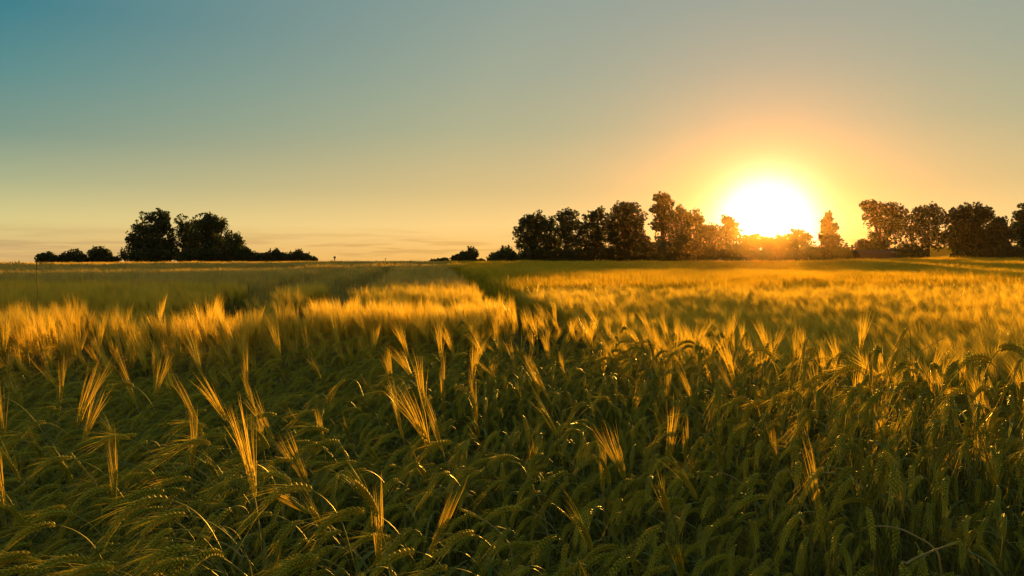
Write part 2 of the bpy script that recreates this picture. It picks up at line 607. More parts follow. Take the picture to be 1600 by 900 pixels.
def in_view(x, y, m):
    return (np.abs(x) < 0.66 * y + m)


# --- the lodged foreground: nodding ears bent over to the left
NOD = [barley(100 + i, H=0.53 + 0.05 * (i % 4), lean=((6, 20), (12, 30), (4, 26), (10, 24), (14, 34), (8, 18), (5, 15), (10, 28))[i],
              neck=(78, 92, 70, 102, 86, 80, 20, 66)[i], droop=(146, 156, 136, 164, 150, 142, 48, 128)[i], lax=(1.12, 0.95, 1.2, 1.05, 1.15, 0.85, 1.0, 1.1)[i], awn_n=(14, 20, 12, 16, 14, 22, 18, 14)[i], awn_len=(0.06, 0.10), awn_w=0.0008, awn_spread=0.22,
              ear_len=(0.098, 0.078, 0.112, 0.092, 0.104, 0.07, 0.085, 0.10)[i], curve=(0.10, 0.12, 0.11, 0.09, 0.12, 0.10, 0.08, 0.13)[i]) for i in range(8)]
NOD_MATS = {'stem': M['stem'], 'ear': M['ear'], 'awns': M['awn'], 'leaf': M['leaf']}
NOD_MESH = [[(k, d[k].mesh(k, NOD_MATS[k], smooth=(k == 'stem'))) for k in ('stem', 'ear', 'awns')] + [('leaf', b.mesh('leaf', M['leaf'], smooth=True)) for b in d['leaves']] for d in NOD]
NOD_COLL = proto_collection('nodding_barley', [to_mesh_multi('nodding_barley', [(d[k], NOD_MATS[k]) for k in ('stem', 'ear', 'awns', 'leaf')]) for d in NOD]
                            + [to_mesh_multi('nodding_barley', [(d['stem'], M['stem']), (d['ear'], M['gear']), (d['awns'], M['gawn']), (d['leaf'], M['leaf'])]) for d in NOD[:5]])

x, y = jitter_grid(-6.3, 6.3, 0.7, 7.2, 0.058)
k = (y < edge_y(x) + rng.normal(0, 0.16, len(x))) & in_view(x, y, 1.2)
k2 = rng.uniform(0, 1, len(x)) > 0.36 * smooth(0.3, 1.3, x) * smooth(1.7, 3.2, y) * k + 0.05
k3 = rng.uniform(0, 1, len(x)) > 0.75 * smooth(0.12, 0.42, lownoise(x, y, 2.2, 11))
x, y = x[k & k2 & k3], y[k & k2 & k3]
n = len(x)
ln1, ln2 = lownoise(x, y, 1.1, 1), lownoise(x, y, 0.8, 2)
lift = smooth(0.3, 1.3, x) * smooth(1.5, 2.4, y) * np.clip(0.22 - 0.045 * (y - 2.4), 0.05, 0.22) * (1 - smooth(1.7, 2.2, x) * smooth(1.3, 0.2, edge_y(x) - y)) - 0.05 * smooth(-0.5, -3, x)
open_ = smooth(0.3, 1.3, x) * smooth(1.7, 3.2, y)
hs = 1.0 + 0.16 * ln1 + rng.normal(0, 0.075, n) * (1 + 1.0 * open_) + lift / 0.66
rz = R(224) + R(30) * ln2 * 1.6 + rng.normal(0, R(20), n) + R(14) * smooth(-1.4, 0.2, x)
tilt = rng.normal(0, R(7), (n, 2))
pick = rng.choice(8, n, p=[.16, .15, .15, .13, .14, .13, .03, .11])
px_ = np.stack([x, y, gz(x, y)], 1)
rot = np.stack([tilt[:, 0], tilt[:, 1], rz], 1)
scl = np.stack([np.ones(n) * 1.0, np.ones(n) * 1.0, hs], 1) * rng.uniform(0.92, 1.1, n)[:, None]
# the 300 that show largest are plants of their own
show = (np.abs(x) < 0.62 * y) & (y > 1.42)
order = np.argsort(np.where(show, y, 1e9))
own, rest = order[:300], order[300:]
for i in own:
    t = empty('barley_plant', px_[i], 'green barley plant with a nodding bearded ear in the dark foreground swath', 'barley', 'nodding barley plants of the foreground')
    t.rotation_euler = rot[i]
    t.scale = scl[i]
    for kk, me in NOD_MESH[pick[i]]:
        obj(kk, me, t)
warm = 0.85 * smooth(0.2, 1.3, x) * smooth(1.8, 3.4, y) + 0.5 * smooth(1.2, 0.3, edge_y(x) - y) + 0.14  # some ripe anywhere; extra gold stands in for sunlight at right and far edge
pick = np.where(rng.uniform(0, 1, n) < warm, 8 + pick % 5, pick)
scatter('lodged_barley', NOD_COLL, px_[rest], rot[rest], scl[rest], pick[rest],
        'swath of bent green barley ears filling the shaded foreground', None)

# --- standing crop, near: tufts of upright bearded ears
def crop_tuft(seed, nst, rad, H, ripe):
    r = np.random.default_rng(seed)
    tot = {k: MB() for k in ('stem', 'ear', 'awns', 'leaf')}
    for j in range(nst):
        nod = r.random() < 0.22
        b = barley(seed * 50 + j, H=H * r.uniform(0.86, 1.04), lean=(r.uniform(-4, 6), r.uniform(4, 14)),
                   neck=r.uniform(8, 22) if not nod else r.uniform(60, 95), droop=r.uniform(12, 40) if not nod else r.uniform(120, 150), ear_len=0.078, cols=4, nodes=8,
                   awn_len=(0.12, 0.18), awn_n=34, awn_spread=0.17, leaves=1 if j % 2 else 2, stem_steps=4, awn_w=0.0018, curve=0.08, lax=1.2)
        a = r.normal(R(195), R(60)); c, s = math.cos(a), math.sin(a)
        m = np.array([[c, -s, 0], [s, c, 0], [0, 0, 1]])
        off = (r.uniform(-rad, rad), r.uniform(-rad, rad), 0)
        for kk in tot:
            if b[kk].v:
                tot[kk].merge(b[kk], m, off)
    mats = {'stem': M['gstem'] if ripe else M['stem'], 'ear': M['gear'] if ripe else M['ear'], 'awns': M['gawn'], 'leaf': M['leaf']}
    return to_mesh_multi('barley_tuft', [(tot[kk], mats[kk]) for kk in tot])


def simple_patch(name, seed, size, nst, mat, H=0.82, w=1.0, awns=6, el=0.085):
    """upright crop of thin stems, slim ears and beard bristles"""
    r = np.random.default_rng(seed)
    b = MB()
    for j in range(nst):
        o = np.array([r.uniform(-size, size) / 2, r.uniform(-size, size) / 2, 0])
        h = H * r.uniform(0.86, 1.05) * (1 + 0.16 * mnoise.noise((o[0] * 2.3 + seed, o[1] * 2.3, seed * 0.7)))
        ln = np.array([r.normal(-0.05, 0.06), r.normal(-0.02, 0.06), 0])
        top = o + ln * h + Z3 * h
        az = r.uniform(0, math.pi); sd = np.array([math.cos(az), math.sin(az), 0])
        b.add([o - sd * 0.004 * w, o + sd * 0.004 * w, top + sd * 0.002 * w, top - sd * 0.002 * w], [[0, 1, 2, 3]])
        d = ln * 2.2 + Z3 + r.normal(0, 0.10, 3); d /= np.linalg.norm(d)
        e0, e1 = top, top + d * el * r.uniform(0.7, 1.3)
        mid = (e0 + e1) / 2
        s2 = np.array([-sd[1], sd[0], 0])
        q = 0.0055 * w
        b.add([e0, mid + sd * q, mid + s2 * q, mid - sd * q, mid - s2 * q, e1],
              [[0, 2, 1], [0, 3, 2], [0, 4, 3], [0, 1, 4], [5, 1, 2], [5, 2, 3], [5, 3, 4], [5, 4, 1]])
        for a in range(awns):
            f = e0 + (e1 - e0) * r.uniform(0.15, 1.0)
            dd = d + r.normal(0, 0.22, 3); dd /= np.linalg.norm(dd)
            ss = np.cross(dd, r.normal(0, 1, 3)); ss /= np.linalg.norm(ss)
            Ln = r.uniform(0.08, 0.14) * (el / 0.085) ** 0.6
            b.add([f - ss * 0.0009 * w, f + ss * 0.0009 * w, f + dd * Ln], [[0, 1, 2]])
    return b.mesh(name, mat)


def height_field(x, y):
    """relative height of the standing crop; it dips towards the sun so that light reaches the lodged swath on the right"""
    h = 1.0 + 0.07 * lownoise(x * 0.3, y, 0.30, 8) + 0.05 * lownoise(x, y, 0.35, 5) + 0.06 * lownoise(x, y, 1.2, 6)
    yy = y - edge_y(x)
    lf = smooth(0.6, -1.0, x)
    h = h + 0.05 * smooth(1.6, 0.6, yy) - 0.17 * lf * smooth(1.3, 2.0, yy) * smooth(4.6, 3.4, yy)
    # a dip in the crop running towards the sun: it rises away from the swath no faster than the sun ray climbs
    c = np.exp(-np.clip(np.abs(x - (1.35 + (y - 4.6) * 0.32)) - 0.75, 0, None) ** 2 / 0.8)
    cap = 0.68 + 0.040 * np.clip(yy, 0, None)
    return h * (1 - c) + np.minimum(h, cap) * c


TUFT = [crop_tuft(20 + i, 7, 0.075, 0.70, i % 2 == 0) for i in range(6)]
TUFT_COLL = proto_collection('barley_tuft', TUFT)
x, y = jitter_grid(-11, 11, 3.2, 14.5, 0.135)
k = (y > edge_y(x) + rng.normal(0, 0.10, len(x)) - 0.05 + 0.40 * smooth(1.7, 2.1, x)) & in_view(x, y, 1.5) & keep_off_tracks(x, y)
x, y = x[k], y[k]; n = len(x)
hs = height_field(x, y) * rng.normal(1, 0.05, n)
rg = right_field(x, y)
pick = np.where(rg, rng.choice([1, 3, 5, 0], n, p=[.3, .3, .3, .1]), rng.choice(6, n))
scatter('standing_barley', TUFT_COLL, np.stack([x, y, gz(x, y)], 1),
        np.stack([rng.normal(0, R(4), n), rng.normal(0, R(4), n), rng.normal(0, R(25), n)], 1),
        np.stack([np.ones(n), np.ones(n), hs], 1), pick, 'standing bearded barley glowing gold behind the bent swath')

# --- standing crop, middle distance and far
MIDP = [simple_patch('barley_patch', 300 + i, 0.8, 100, M['crop'], H=0.71, w=2.1, el=0.11) for i in range(4)]
MIDG = [simple_patch('barley_patch', 320 + i, 0.8, 100, M['cropg'], H=0.71, w=2.1, el=0.11) for i in range(4)]
FARP = [simple_patch('barley_patch', 340 + i, 3.0, 330, M['crop'], H=0.78, w=5.0, awns=4, el=0.16) for i in range(3)]
FARG = [simple_patch('barley_patch', 360 + i, 3.0, 330, M['cropg'], H=0.78, w=5.0, awns=4, el=0.16) for i in range(3)]


def track_dist(x, y):
    d = np.full(len(x), 1e9)
    for poly, hw in TRACKS:
        d = np.minimum(d, dist_poly(x, y, poly) - hw)
    return d


def crop_area(x0, x1, y0, y1, m, layers, names, labels):
    """layers: (grid step, nearest and farthest distance to a wheel track, collections); big patches away from the tracks, small ones along them"""
    for (s, d0, d1, colls) in layers:
        x, y = jitter_grid(x0, x1, y0, y1, s)
        k = in_view(x, y, m) & (y < 128 + 6 * np.sin(x * 0.05))
        x, y = x[k], y[k]
        td = track_dist(x, y)
        k = (td > d0) & (td <= d1)
        x, y = x[k], y[k]
        rg = right_field(x, y)
        for side, sel in ((0, ~rg), (1, rg)):
            coll = colls[side]
            xx, yy = x[sel], y[sel]; n = len(xx)
            hs = height_field(xx, yy) * rng.normal(1, 0.05, n)
            scatter(names[side], coll, np.stack([xx, yy, gz(xx, yy)], 1), np.stack([rng.normal(0, R(4), n), rng.normal(0, R(4), n), rng.normal(0, R(20), n)], 1),
                    np.stack([np.ones(n), np.ones(n), hs], 1), rng.integers(0, len(coll.objects), n), labels[side])


MIDS = [simple_patch('barley_patch', 400 + i, 0.24, 10, M['crop'], H=0.71, w=2.1, el=0.11) for i in range(3)]
MIDSG = [simple_patch('barley_patch', 410 + i, 0.24, 10, M['cropg'], H=0.71, w=2.1, el=0.11) for i in range(3)]
FARS = [simple_patch('barley_patch', 420 + i, 0.9, 34, M['crop'], H=0.78, w=5.0, awns=4, el=0.16) for i in range(3)]
FARSG = [simple_patch('barley_patch', 430 + i, 0.9, 34, M['cropg'], H=0.78, w=5.0, awns=4, el=0.16) for i in range(3)]
PC = proto_collection
cM, cMS = (PC('mid_patch', MIDP), PC('mid_patch_green', MIDG)), (PC('mid_small', MIDS), PC('mid_small_green', MIDSG))
cF, cFS = (PC('far_patch', FARP), PC('far_patch_green', FARG)), (PC('far_small', FARS), PC('far_small_green', FARSG))
crop_area(-35, 35, 14.2, 46, 3, ((0.50, 0.36, 1e9, cM), (0.19, 0.05, 0.5, cMS)),
          ('ripening_barley', 'green_barley'), ('ripening barley in tree shade on the left half of the field', 'greener barley of the right hand field, sunlit near and shaded far'))
crop_area(-100, 105, 45, 136, 4, ((1.9, 1.5, 1e9, cF), (0.62, 0.55, 2.0, cFS)),
          ('distant_barley', 'distant_green_barley'), ('far barley running up to the crest on the left', 'far green barley running up to the trees on the right'))

# --- upright plants thinning out from the standing crop into the bent swath
UPS = [crop_tuft(60 + i, 1, 0.001, 0.66, i % 3 != 0) for i in range(9)]
UPS_COLL = proto_collection('upright_barley', UPS)
x, y = jitter_grid(-5.4, 5.4, 1.2, 7.2, 0.07)
dd = edge_y(x) - y
k = (dd > -0.2) & ((dd > 0.25) | (x < 1.7)) & in_view(x, y, 0.4) & (rng.uniform(0, 1, len(x)) < 0.40 * np.exp(-np.clip(dd, 0, None) / 0.55) + 0.012) & (y > 2.0)
x, y = x[k], y[k]; n = len(x)
scatter('upright_barley', UPS_COLL, np.stack([x, y, gz(x, y)], 1),
        np.stack([rng.normal(0, R(8), n), rng.normal(0, R(8), n), rng.normal(0, R(40), n)], 1),
        np.stack([np.ones(n), np.ones(n), rng.normal(1.0, 0.08, n)], 1), rng.integers(0, 9, n), 'scattered upright barley thinning out into the bent swath')

# ------------------------------------------------------------------ single plants that stand out in the foreground
def golden(px0, py0, px1, py1, label, name='barley_plant', ear=0.085, awn=(0.11, 0.16), nod=(8, 20), mats=('gstem', 'gear', 'hawn', 'leaf'), dz=0.0, zc=0.64,
           awn_n=34, spread=0.07, lax=0.85, cat='barley', aw=0.0012, grp='golden barley plants above the shaded swath'):
    """an upright ripe plant whose ear starts at the first pixel and whose beard ends at the second"""
    a = on(px0, py0, zc)
    b_ = at(px1, py1, a[1] + dz)
    v = b_ - a
    Lt = np.linalg.norm(v)
    t = empty(name, (a[0], a[1], gz(a[0], a[1])), label, cat, grp)
    base_z = float(gz(a[0], a[1]))
    st, le, aw_, ea = MB(), MB(), MB(), MB()
    r = np.random.default_rng(int(px0 * 7 + py0))
    el = Lt * 0.5; al = Lt * 0.62
    d = v / Lt
    hd = np.array([d[0], d[1], 0])
    foot = np.array([-hd[0] * 0.10, -hd[1] * 0.10 + 0.02, 0.0])
    neck = np.array([0, 0, zc - base_z])
    ctl = neck - d * 0.22
    s = np.linspace(0, 1, 9)[:, None]
    p = (1 - s) ** 2 * foot + 2 * s * (1 - s) * ctl + s ** 2 * neck
    st.tube(p, np.linspace(0.0021, 0.0012, 9), 5)
    sidev = np.cross(d, np.array([0.1, 1.0, 0.05])); sidev /= np.linalg.norm(sidev)
    up2 = np.cross(sidev, d)
    nn = 11
    tips = []
    for k in range(nn):
        f = k / (nn - 1)
        c0 = neck + d * el * f * 0.92 + sidev * 0.012 * f * f * (1 if px0 % 2 else -1)
        ws = (0.6 + 0.5 * math.sin(math.pi * min(1, 0.2 + f * 0.75))) * lax
        for c in range(6):
            ph = 2 * math.pi * c / 6
            rd = math.cos(ph) * sidev + math.sin(ph) * up2
            tg = -math.sin(ph) * sidev + math.cos(ph) * up2
            of = (c % 2) * 0.45 * el / nn
            bs = c0 + d * of + rd * 0.0015
            tp = c0 + d * (of + 0.0125) + rd * 0.0062 * ws
            grain(ea, bs, tp, tg, rd, 0.0030 * ws, 0.0028 * ws)
            tips.append((tp, rd))
    for i in r.permutation(len(tips))[:awn_n]:
        tp, rd = tips[i]
        Ln = al * r.uniform(0.75, 1.1)
        q1 = d + rd * spread * r.uniform(0.2, 1.0) + r.normal(0, 0.03, 3); q1 /= np.linalg.norm(q1)
        q2 = q1 + r.normal(0, 0.05, 3); q2 /= np.linalg.norm(q2)
        sd = np.cross(q1, r.normal(0, 1, 3)); sd /= np.linalg.norm(sd)
        aw_.ribbon([tp - q1 * 0.004, tp + q1 * Ln * 0.5, tp + q1 * Ln * 0.5 + q2 * Ln * 0.5], [aw, aw * 0.8, 0], sd)
    h = np.array([math.cos(px0), math.sin(px0), 0])
    q = [p[5]]
    for j in range(6):
        e = R(60 - (j + 0.5) / 6 * 115)
        q.append(q[-1] + (h * math.cos(e) + Z3 * math.sin(e)) * 0.035)
    le.ribbon(q, [0.004, 0.009, 0.010, 0.009, 0.007, 0.004, 0], np.cross(h, Z3))
    for nm, b, m in (('stem', st, mats[0]), ('ear', ea, mats[1]), ('awns', aw_, mats[2]), ('leaf', le, mats[3])):
        b.build(nm, M[m], t)
    return t


def golden_band():
    r = random.Random(21)
    for i in range(20):
        px = r.uniform(0, 1600)
        py = float(np.interp(px, [0, 250, 500, 750, 1050, 1300, 1600], [612, 610, 592, 576, 590, 605, 632])) + min(90, r.expovariate(1 / 26.0)) - 30
        h = (py - HY) / 0.66 * r.choice((0.11, 0.14, 0.18, 0.22)) * r.uniform(0.85, 1.15)
        golden(px, py, px - h * r.choice((-0.2, 0.0, 0.1, 0.25, 0.45, 0.75)), py - h, 'slim ripe barley plant rising above the far edge of the bent swath',
               grp='slim ripe barley along the far edge of the swath', awn_n=r.choice((18, 26, 34)), spread=r.choice((0.05, 0.08, 0.12)), zc=0.66, lax=r.uniform(0.7, 1.0))


golden_band()
GOLD = [
    (322, 690, 268, 584, 'tall golden barley leaning left, brightest on the left side of the dark swath'),
    (92, 652, 96, 556, 'upright golden barley plant near the left edge above the dark swath'),
    (216, 640, 180, 552, 'golden barley leaning left between the left edge and the brightest leaning plant'),
    (300, 742, 300, 640, 'dull golden upright barley just below the brightest leaning plant on the left'),
    (386, 622, 379, 540, 'slim upright golden barley in the band of light left of centre'),
    (630, 686, 604, 586, 'golden barley leaning left, left one of the close pair at centre'),
    (692, 706, 660, 616, 'thick golden bearded barley leaning left, right one of the close pair at centre'),
    (745, 658, 738, 572, 'golden barley with a wide open beard right of the close pair at centre'),
    (692, 632, 689, 556, 'upright golden barley behind the close pair at centre'),
    (863, 634, 822, 556, 'golden barley whose beard sweeps up left, right of centre in the dark swath'),
    (592, 896, 584, 752, 'tall straight golden barley at the bottom edge left of centre'),
    (672, 866, 714, 752, 'golden barley leaning right at the bottom beside the tall straight one'),
    (180, 792, 171, 682, 'orange upright barley in the lower left'),
    (412, 704, 400, 650, 'short golden barley left of centre above the dark ears'),
    (484, 802, 420, 768, 'golden barley ear lying over to the left in the lower left of centre'),
    (1040, 640, 1046, 552, 'upright golden barley right of centre at the edge of the light'),
    (1092, 648, 1058, 574, 'golden barley leaning left right of centre'),
    (1166, 648, 1118, 566, 'golden barley leaning far left below the sun'),
    (1198, 650, 1194, 580, 'upright golden barley in the lit ears below the sun'),
    (1288, 850, 1254, 690, 'long orange barley leaning left in the lower right'),
    (1070, 720, 1068, 654, 'thin upright golden barley among dark ears right of centre'),
    (1534, 668, 1530, 628, 'short barley with a fan of golden bristles near the right edge'),
    (942, 770, 938, 700, 'faint golden upright barley in the dark ears right of centre'),
    (1215, 730, 1205, 660, 'golden barley standing in the ears below and right of the sun'),
    (505, 690, 498, 640, 'small golden barley between the leaning plant and the close pair'),
]
for g in GOLD:
    golden(*g)


def arch(pts, label, z0, mat='gstem', earfrac=0.0, name='dry_grass', rad=0.0017, cat='dry grass', depth=None, head='gear'):
    """a bent stalk through pixels, at the distance where the first pixel meets height z0"""
    a = on(pts[0][0], pts[0][1], z0)
    d0 = depth or a[1]
    P = np.array([at(px, py, d0 - 0.02 * i) for i, (px, py) in enumerate(pts)])
    base = np.array([P[-1][0], P[-1][1], float(gz(P[-1][0], P[-1][1]))])
    ctrl = np.concatenate([P, [base + (P[-1] - base) * 0.6 + np.array([0.02, 0, 0])], [base]])
    # Catmull-Rom through the points
    Q = np.concatenate([ctrl[:1] * 2 - ctrl[1:2], ctrl, ctrl[-1:] * 2 - ctrl[-2:-1]])
    out = []
    for i in range(1, len(Q) - 2):
        for s in np.linspace(0, 1, 5, endpoint=False):
            p0, p1, p2, p3 = Q[i - 1:i + 3]
            out.append(0.5 * (2 * p1 + (p2 - p0) * s + (2 * p0 - 5 * p1 + 4 * p2 - p3) * s * s + (3 * p1 - p0 - 3 * p2 + p3) * s ** 3))
    out.append(Q[-2])
    C = np.array(out) - base
    t = empty(name, base, label, cat)
    b = MB(); b.tube(C[::-1], np.linspace(rad * 1.2, rad * 0.55, len(C)), 5); b.build('stalk', M[mat], t)
    if earfrac:
        ln = np.concatenate([[0], np.cumsum(np.linalg.norm(np.diff(C, axis=0), axis=1))])
        e = MB()
        for s in np.arange(0.0, earfrac, 0.006):
            i = min(np.searchsorted(ln, s), len(C) - 2)
            u = (s - ln[i - 1]) / (ln[i] - ln[i - 1]) if i > 0 else 0
            p = C[max(i - 1, 0)] * (1 - u) + C[i] * u
            tdir = C[max(i - 1, 0)] - C[i]; tdir /= np.linalg.norm(tdir) + 1e-9
            sd = np.cross(tdir, [0.2, 1, 0.1]); sd /= np.linalg.norm(sd); u2 = np.cross(sd, tdir)
            for c in range(3):
                ph = 2 * math.pi * c / 3 + s * 300
                rd = math.cos(ph) * sd + math.sin(ph) * u2
                grain(e, p, p + tdir * 0.011 + rd * 0.0040, np.cross(tdir, rd), rd, 0.0017, 0.0016)
        e.build('seed_head', M[head], t)
    return t


arch([(268, 725), (285, 725), (305, 731), (326, 748), (345, 780), (362, 820)], 'dark thin stalk arching over to the left among the lower left ears', 0.66, earfrac=0.06)
arch([(112, 709), (130, 731), (150, 755), (158, 790), (163, 850)], 'thin golden grass stalk with a bent head in the lower left', 0.70, earfrac=0.08)
arch([(342, 669), (355, 692), (367, 722), (378, 760), (392, 800)], 'reddish grass head leaning left below the brightest plant', 0.68, earfrac=0.10)
arch([(304, 836), (330, 842), (356, 852), (376, 868), (392, 890)], 'arched dry stalk at the bottom left of centre', 0.66, earfrac=0.05)
arch([(722, 796), (744, 806), (770, 822), (786, 838), (800, 870)], 'short orange seed head pointing left at the bottom centre', 0.67, earfrac=0.07)
arch([(795, 719), (815, 728), (830, 755), (846, 790), (855, 830)], 'pale bent stalk arching over dark ears at the centre bottom', 0.68, earfrac=0.05)
arch([(1346, 826), (1375, 822), (1405, 826), (1435, 840), (1458, 856), (1470, 890)], 'golden stalk arching over to the left in the lower right', 0.68, rad=0.0026, earfrac=0.03)
arch([(1500, 846), (1470, 856), (1440, 868), (1418, 880), (1408, 898)], 'thick brown broken stalk in the lower right corner', 0.67, rad=0.0040, earfrac=0.05)
arch([(1088, 738), (1110, 737), (1135, 741), (1160, 757), (1180, 790)], 'thin golden stalk arching left over the ears right of centre', 0.68, earfrac=0.05)
arch([(1264, 692), (1290, 695), (1312, 710), (1330, 740)], 'dark seed head bent to the left on the right side of the swath', 0.70, earfrac=0.09)
arch([(1474, 528), (1452, 541), (1432, 556), (1432, 585), (1436, 612)], 'snapped barley stalk folded to the right against the dark wall of crop', 0.84, rad=0.0028, earfrac=0.05)
arch([(1552, 634), (1520, 633), (1495, 640), (1478, 655), (1470, 680)], 'long thin stalk arching to the right over the lit ears near the right edge', 0.72)
arch([(55, 405), (57.5, 418), (57, 436), (59, 458), (58, 480), (61, 500)], 'single tall dry stalk standing high above the crop at the far left', 1.34, rad=0.0036, earfrac=0.10, depth=6.0, mat='dry', head='dry')

# ------------------------------------------------------------------ trees
def leaves_into(b, c, rad, n, size, r, flat=1.0):
    """n small leaf faces spread through a ball-like clump"""
    d = r.normal(0, 1, (n, 3)); d /= np.linalg.norm(d, axis=1)[:, None]
    p = c + d * (rad * np.cbrt(r.uniform(0.05, 1, n)))[:, None]
    u = r.normal(0, 1, (n, 3)); u[:, 2] *= flat; u /= np.linalg.norm(u, axis=1)[:, None]
    v = np.cross(u, r.normal(0, 1, (n, 3))); v /= np.linalg.norm(v, axis=1)[:, None]
    s = (size * r.uniform(0.6, 1.3, n))[:, None]
    V = np.stack([p - u * s, p + v * s * 0.55, p + u * s, p - v * s * 0.55], 1).reshape(-1, 3)
    k = b.n
    b.v.append(V); b.n += 4 * n
    b.f += [[k + 4 * i, k + 4 * i + 1, k + 4 * i + 2, k + 4 * i + 3] for i in range(n)]


def tree(name, label, depth, base_px, blobs, dens=1.0, leaf=0.30, mat='foliage', group=None, cat='tree', clump=1.15, trunk_r=0.28, seed=0, twigs=0, depth_f=0.9, sub=1.0):
    """blobs: ellipses in photograph pixels, at this distance; each becomes a branch with leaf clumps"""
    r = np.random.default_rng(seed)
    pm = depth / FPX
    bx = at(base_px, 411, depth)[0]
    bz = float(gz(bx, depth))
    root = np.array([bx, depth, bz])
    t = empty(name, root, label, cat, group)
    cr, tr = MB(), MB()
    cents = []
    for (cx, cy, rx, ry) in blobs:
        c = at(cx, cy, depth) - root
        rad = np.array([rx * pm, (rx + ry) * 0.5 * pm * depth_f, ry * pm]) * 0.98
        cents.append((c, rad))
    top = max(c[2] for c, _ in cents)
    # trunk, tapered and a little crooked
    lead = max(cents, key=lambda q: q[0][2])[0]
    pts = np.array([[0, 0, -0.1], [0.05, 0.0, lead[2] * 0.25], [lead[0] * 0.35 + r.normal(0, 0.1), lead[1] * 0.3, lead[2] * 0.55], [lead[0] * 0.8, lead[1] * 0.8, lead[2] * 0.85], lead + [0, 0, 0.2]])
    tr.tube(pts, trunk_r * np.array([1.25, 1.0, 0.75, 0.4, 0.12]), 8)
    for c, rad in cents:
        s0 = pts[1] * 0.6 + pts[2] * 0.4 if c[2] > pts[1][2] else pts[0] + [0, 0, 0.15]
        mid = (s0 + c) / 2 + r.normal(0, 0.2, 3) + [0, 0, 0.15]
        tr.tube(np.array([s0, mid, c]), trunk_r * np.array([0.45, 0.32, 0.12]), 5)
        vol = rad[0] * rad[1] * rad[2]
        cl = clump * min(1.0, max(0.35, rad.min() / 2.2))
        ncl = int(max(12, 2.75 * vol / cl ** 3 * sub))
        ncl = min(ncl, 150)
        for j in range(ncl):
            d = r.normal(0, 1, 3); d /= np.linalg.norm(d)
            f = np.cbrt(r.uniform(0.10, 1.0)) * (1.0 + 0.10 * r.normal())
            cc = c + d * rad * f
            if cc[2] < 0.1:
                cc[2] = r.uniform(0.1, 0.5)
            cs = cl * r.uniform(0.5, 1.15)
            leaves_into(cr, cc, cs, int(52 * dens * (cs / leaf / 3.4) ** 2 + 6), leaf, r)
            if j % 3 == 0:
                tr.tube(np.array([c * 0.5 + mid * 0.5, (c + cc) / 2 + r.normal(0, 0.15, 3), cc]), trunk_r * np.array([0.16, 0.10, 0.04]), 4)
        for j in range(int(ncl * 0.8)):
            d = r.normal(0, 1, 3); d /= np.linalg.norm(d)
            cc = c + d * rad * r.uniform(1.0, 1.22)
            if cc[2] > 0.3:
                leaves_into(cr, cc, cl * r.uniform(0.18, 0.42), int(r.integers(5, 14)), leaf * 0.8, r)
        for j in range(twigs):
            az = r.uniform(0, 2 * math.pi)
            st_ = c + np.array([math.cos(az) * rad[0] * 0.6, math.sin(az) * rad[1] * 0.6, rad[2] * 0.5])
            Ln = rad[2] * r.uniform(0.5, 1.1)
            en = st_ + np.array([r.normal(0, 0.25) * Ln, r.normal(0, 0.2) * Ln, Ln])
            tr.tube(np.array([st_, en]), [0.03, 0.012], 3)
            for q in range(5):
                leaves_into(cr, st_ + (en - st_) * (q + 0.5) / 5, 0.22, 7, leaf * 0.75, r)
    tr.build('trunk', M['bark'], t)
    cr.build('crown', M[mat], t)
    return t


D = 180.0
LG = 'trees and bushes on the left of the crest'
CG = 'tree row between the middle and the sun'
RG = 'trees right of the sun'
BU = dict(cat='bush', leaf=0.24, clump=0.8, trunk_r=0.10)
tree('bush', 'small round dark bush, leftmost of the bushes on the crest', 175, 72, [(66, 405, 10, 8), (74, 403, 13, 8), (82, 406, 9, 7)], group=LG, seed=1, dens=1.5, **BU)
tree('bush', 'loose low bush second from the left on the crest', 176, 112, [(102, 405, 12, 8), (116, 401, 14, 10), (124, 406, 10, 7)], group=LG, seed=2, dens=0.8, twigs=2, **BU)
tree('bush', 'domed bush third from the left on the crest', 177, 155, [(150, 402, 14, 12), (158, 398, 14, 11), (166, 405, 11, 8)], group=LG, seed=3, dens=1.1, twigs=2, **BU)
tree('bush', 'flat little bush touching the domed one on the left crest', 176, 178, [(176, 406, 11, 5)], group=LG, seed=4, **BU)
tree('small_tree', 'thin see-through small tree beside the left big tree', 178, 203, [(194, 402, 9, 8), (205, 393, 12, 11), (210, 404, 12, 8)], dens=0.45, group=LG, seed=5, twigs=3, leaf=0.24, trunk_r=0.12)
tree('broadleaf_tree', 'tall dark broadleaf tree, left one of the big pair on the left', D, 242,
     [(247, 340, 17, 11), (240, 352, 24, 17), (222, 370, 22, 17), (215, 382, 16, 12), (252, 372, 20, 24), (235, 392, 28, 20), (262, 395, 16, 16)], dens=0.85, group=LG, seed=6, trunk_r=0.42)
tree('broadleaf_tree', 'slender tree standing against the right big tree of the left group', D + 3, 290,
     [(291, 350, 16, 12), (286, 366, 16, 18), (298, 380, 16, 22), (290, 397, 20, 14)], dens=0.6, group=LG, seed=7, trunk_r=0.32)
tree('broadleaf_tree', 'tall dark broadleaf tree, right one of the big pair on the left', D, 330,
     [(322, 344, 16, 10), (334, 350, 18, 13), (322, 362, 22, 18), (345, 368, 20, 18), (320, 388, 26, 24), (345, 393, 26, 20)], dens=0.85, group=LG, seed=8, trunk_r=0.42)
tree('broadleaf_tree', 'lower rounded tree on the right flank of the left group', D - 2, 366,
     [(364, 376, 14, 13), (372, 388, 12, 14), (360, 396, 16, 15)], dens=0.8, group=LG, seed=9, trunk_r=0.25)
tree('bush', 'dark bush with a small peak at the foot of the left group', 176, 385, [(384, 402, 18, 10), (384, 396, 8, 8), (376, 406, 16, 6)], group=LG, seed=10, dens=1.3, twigs=3, **BU)
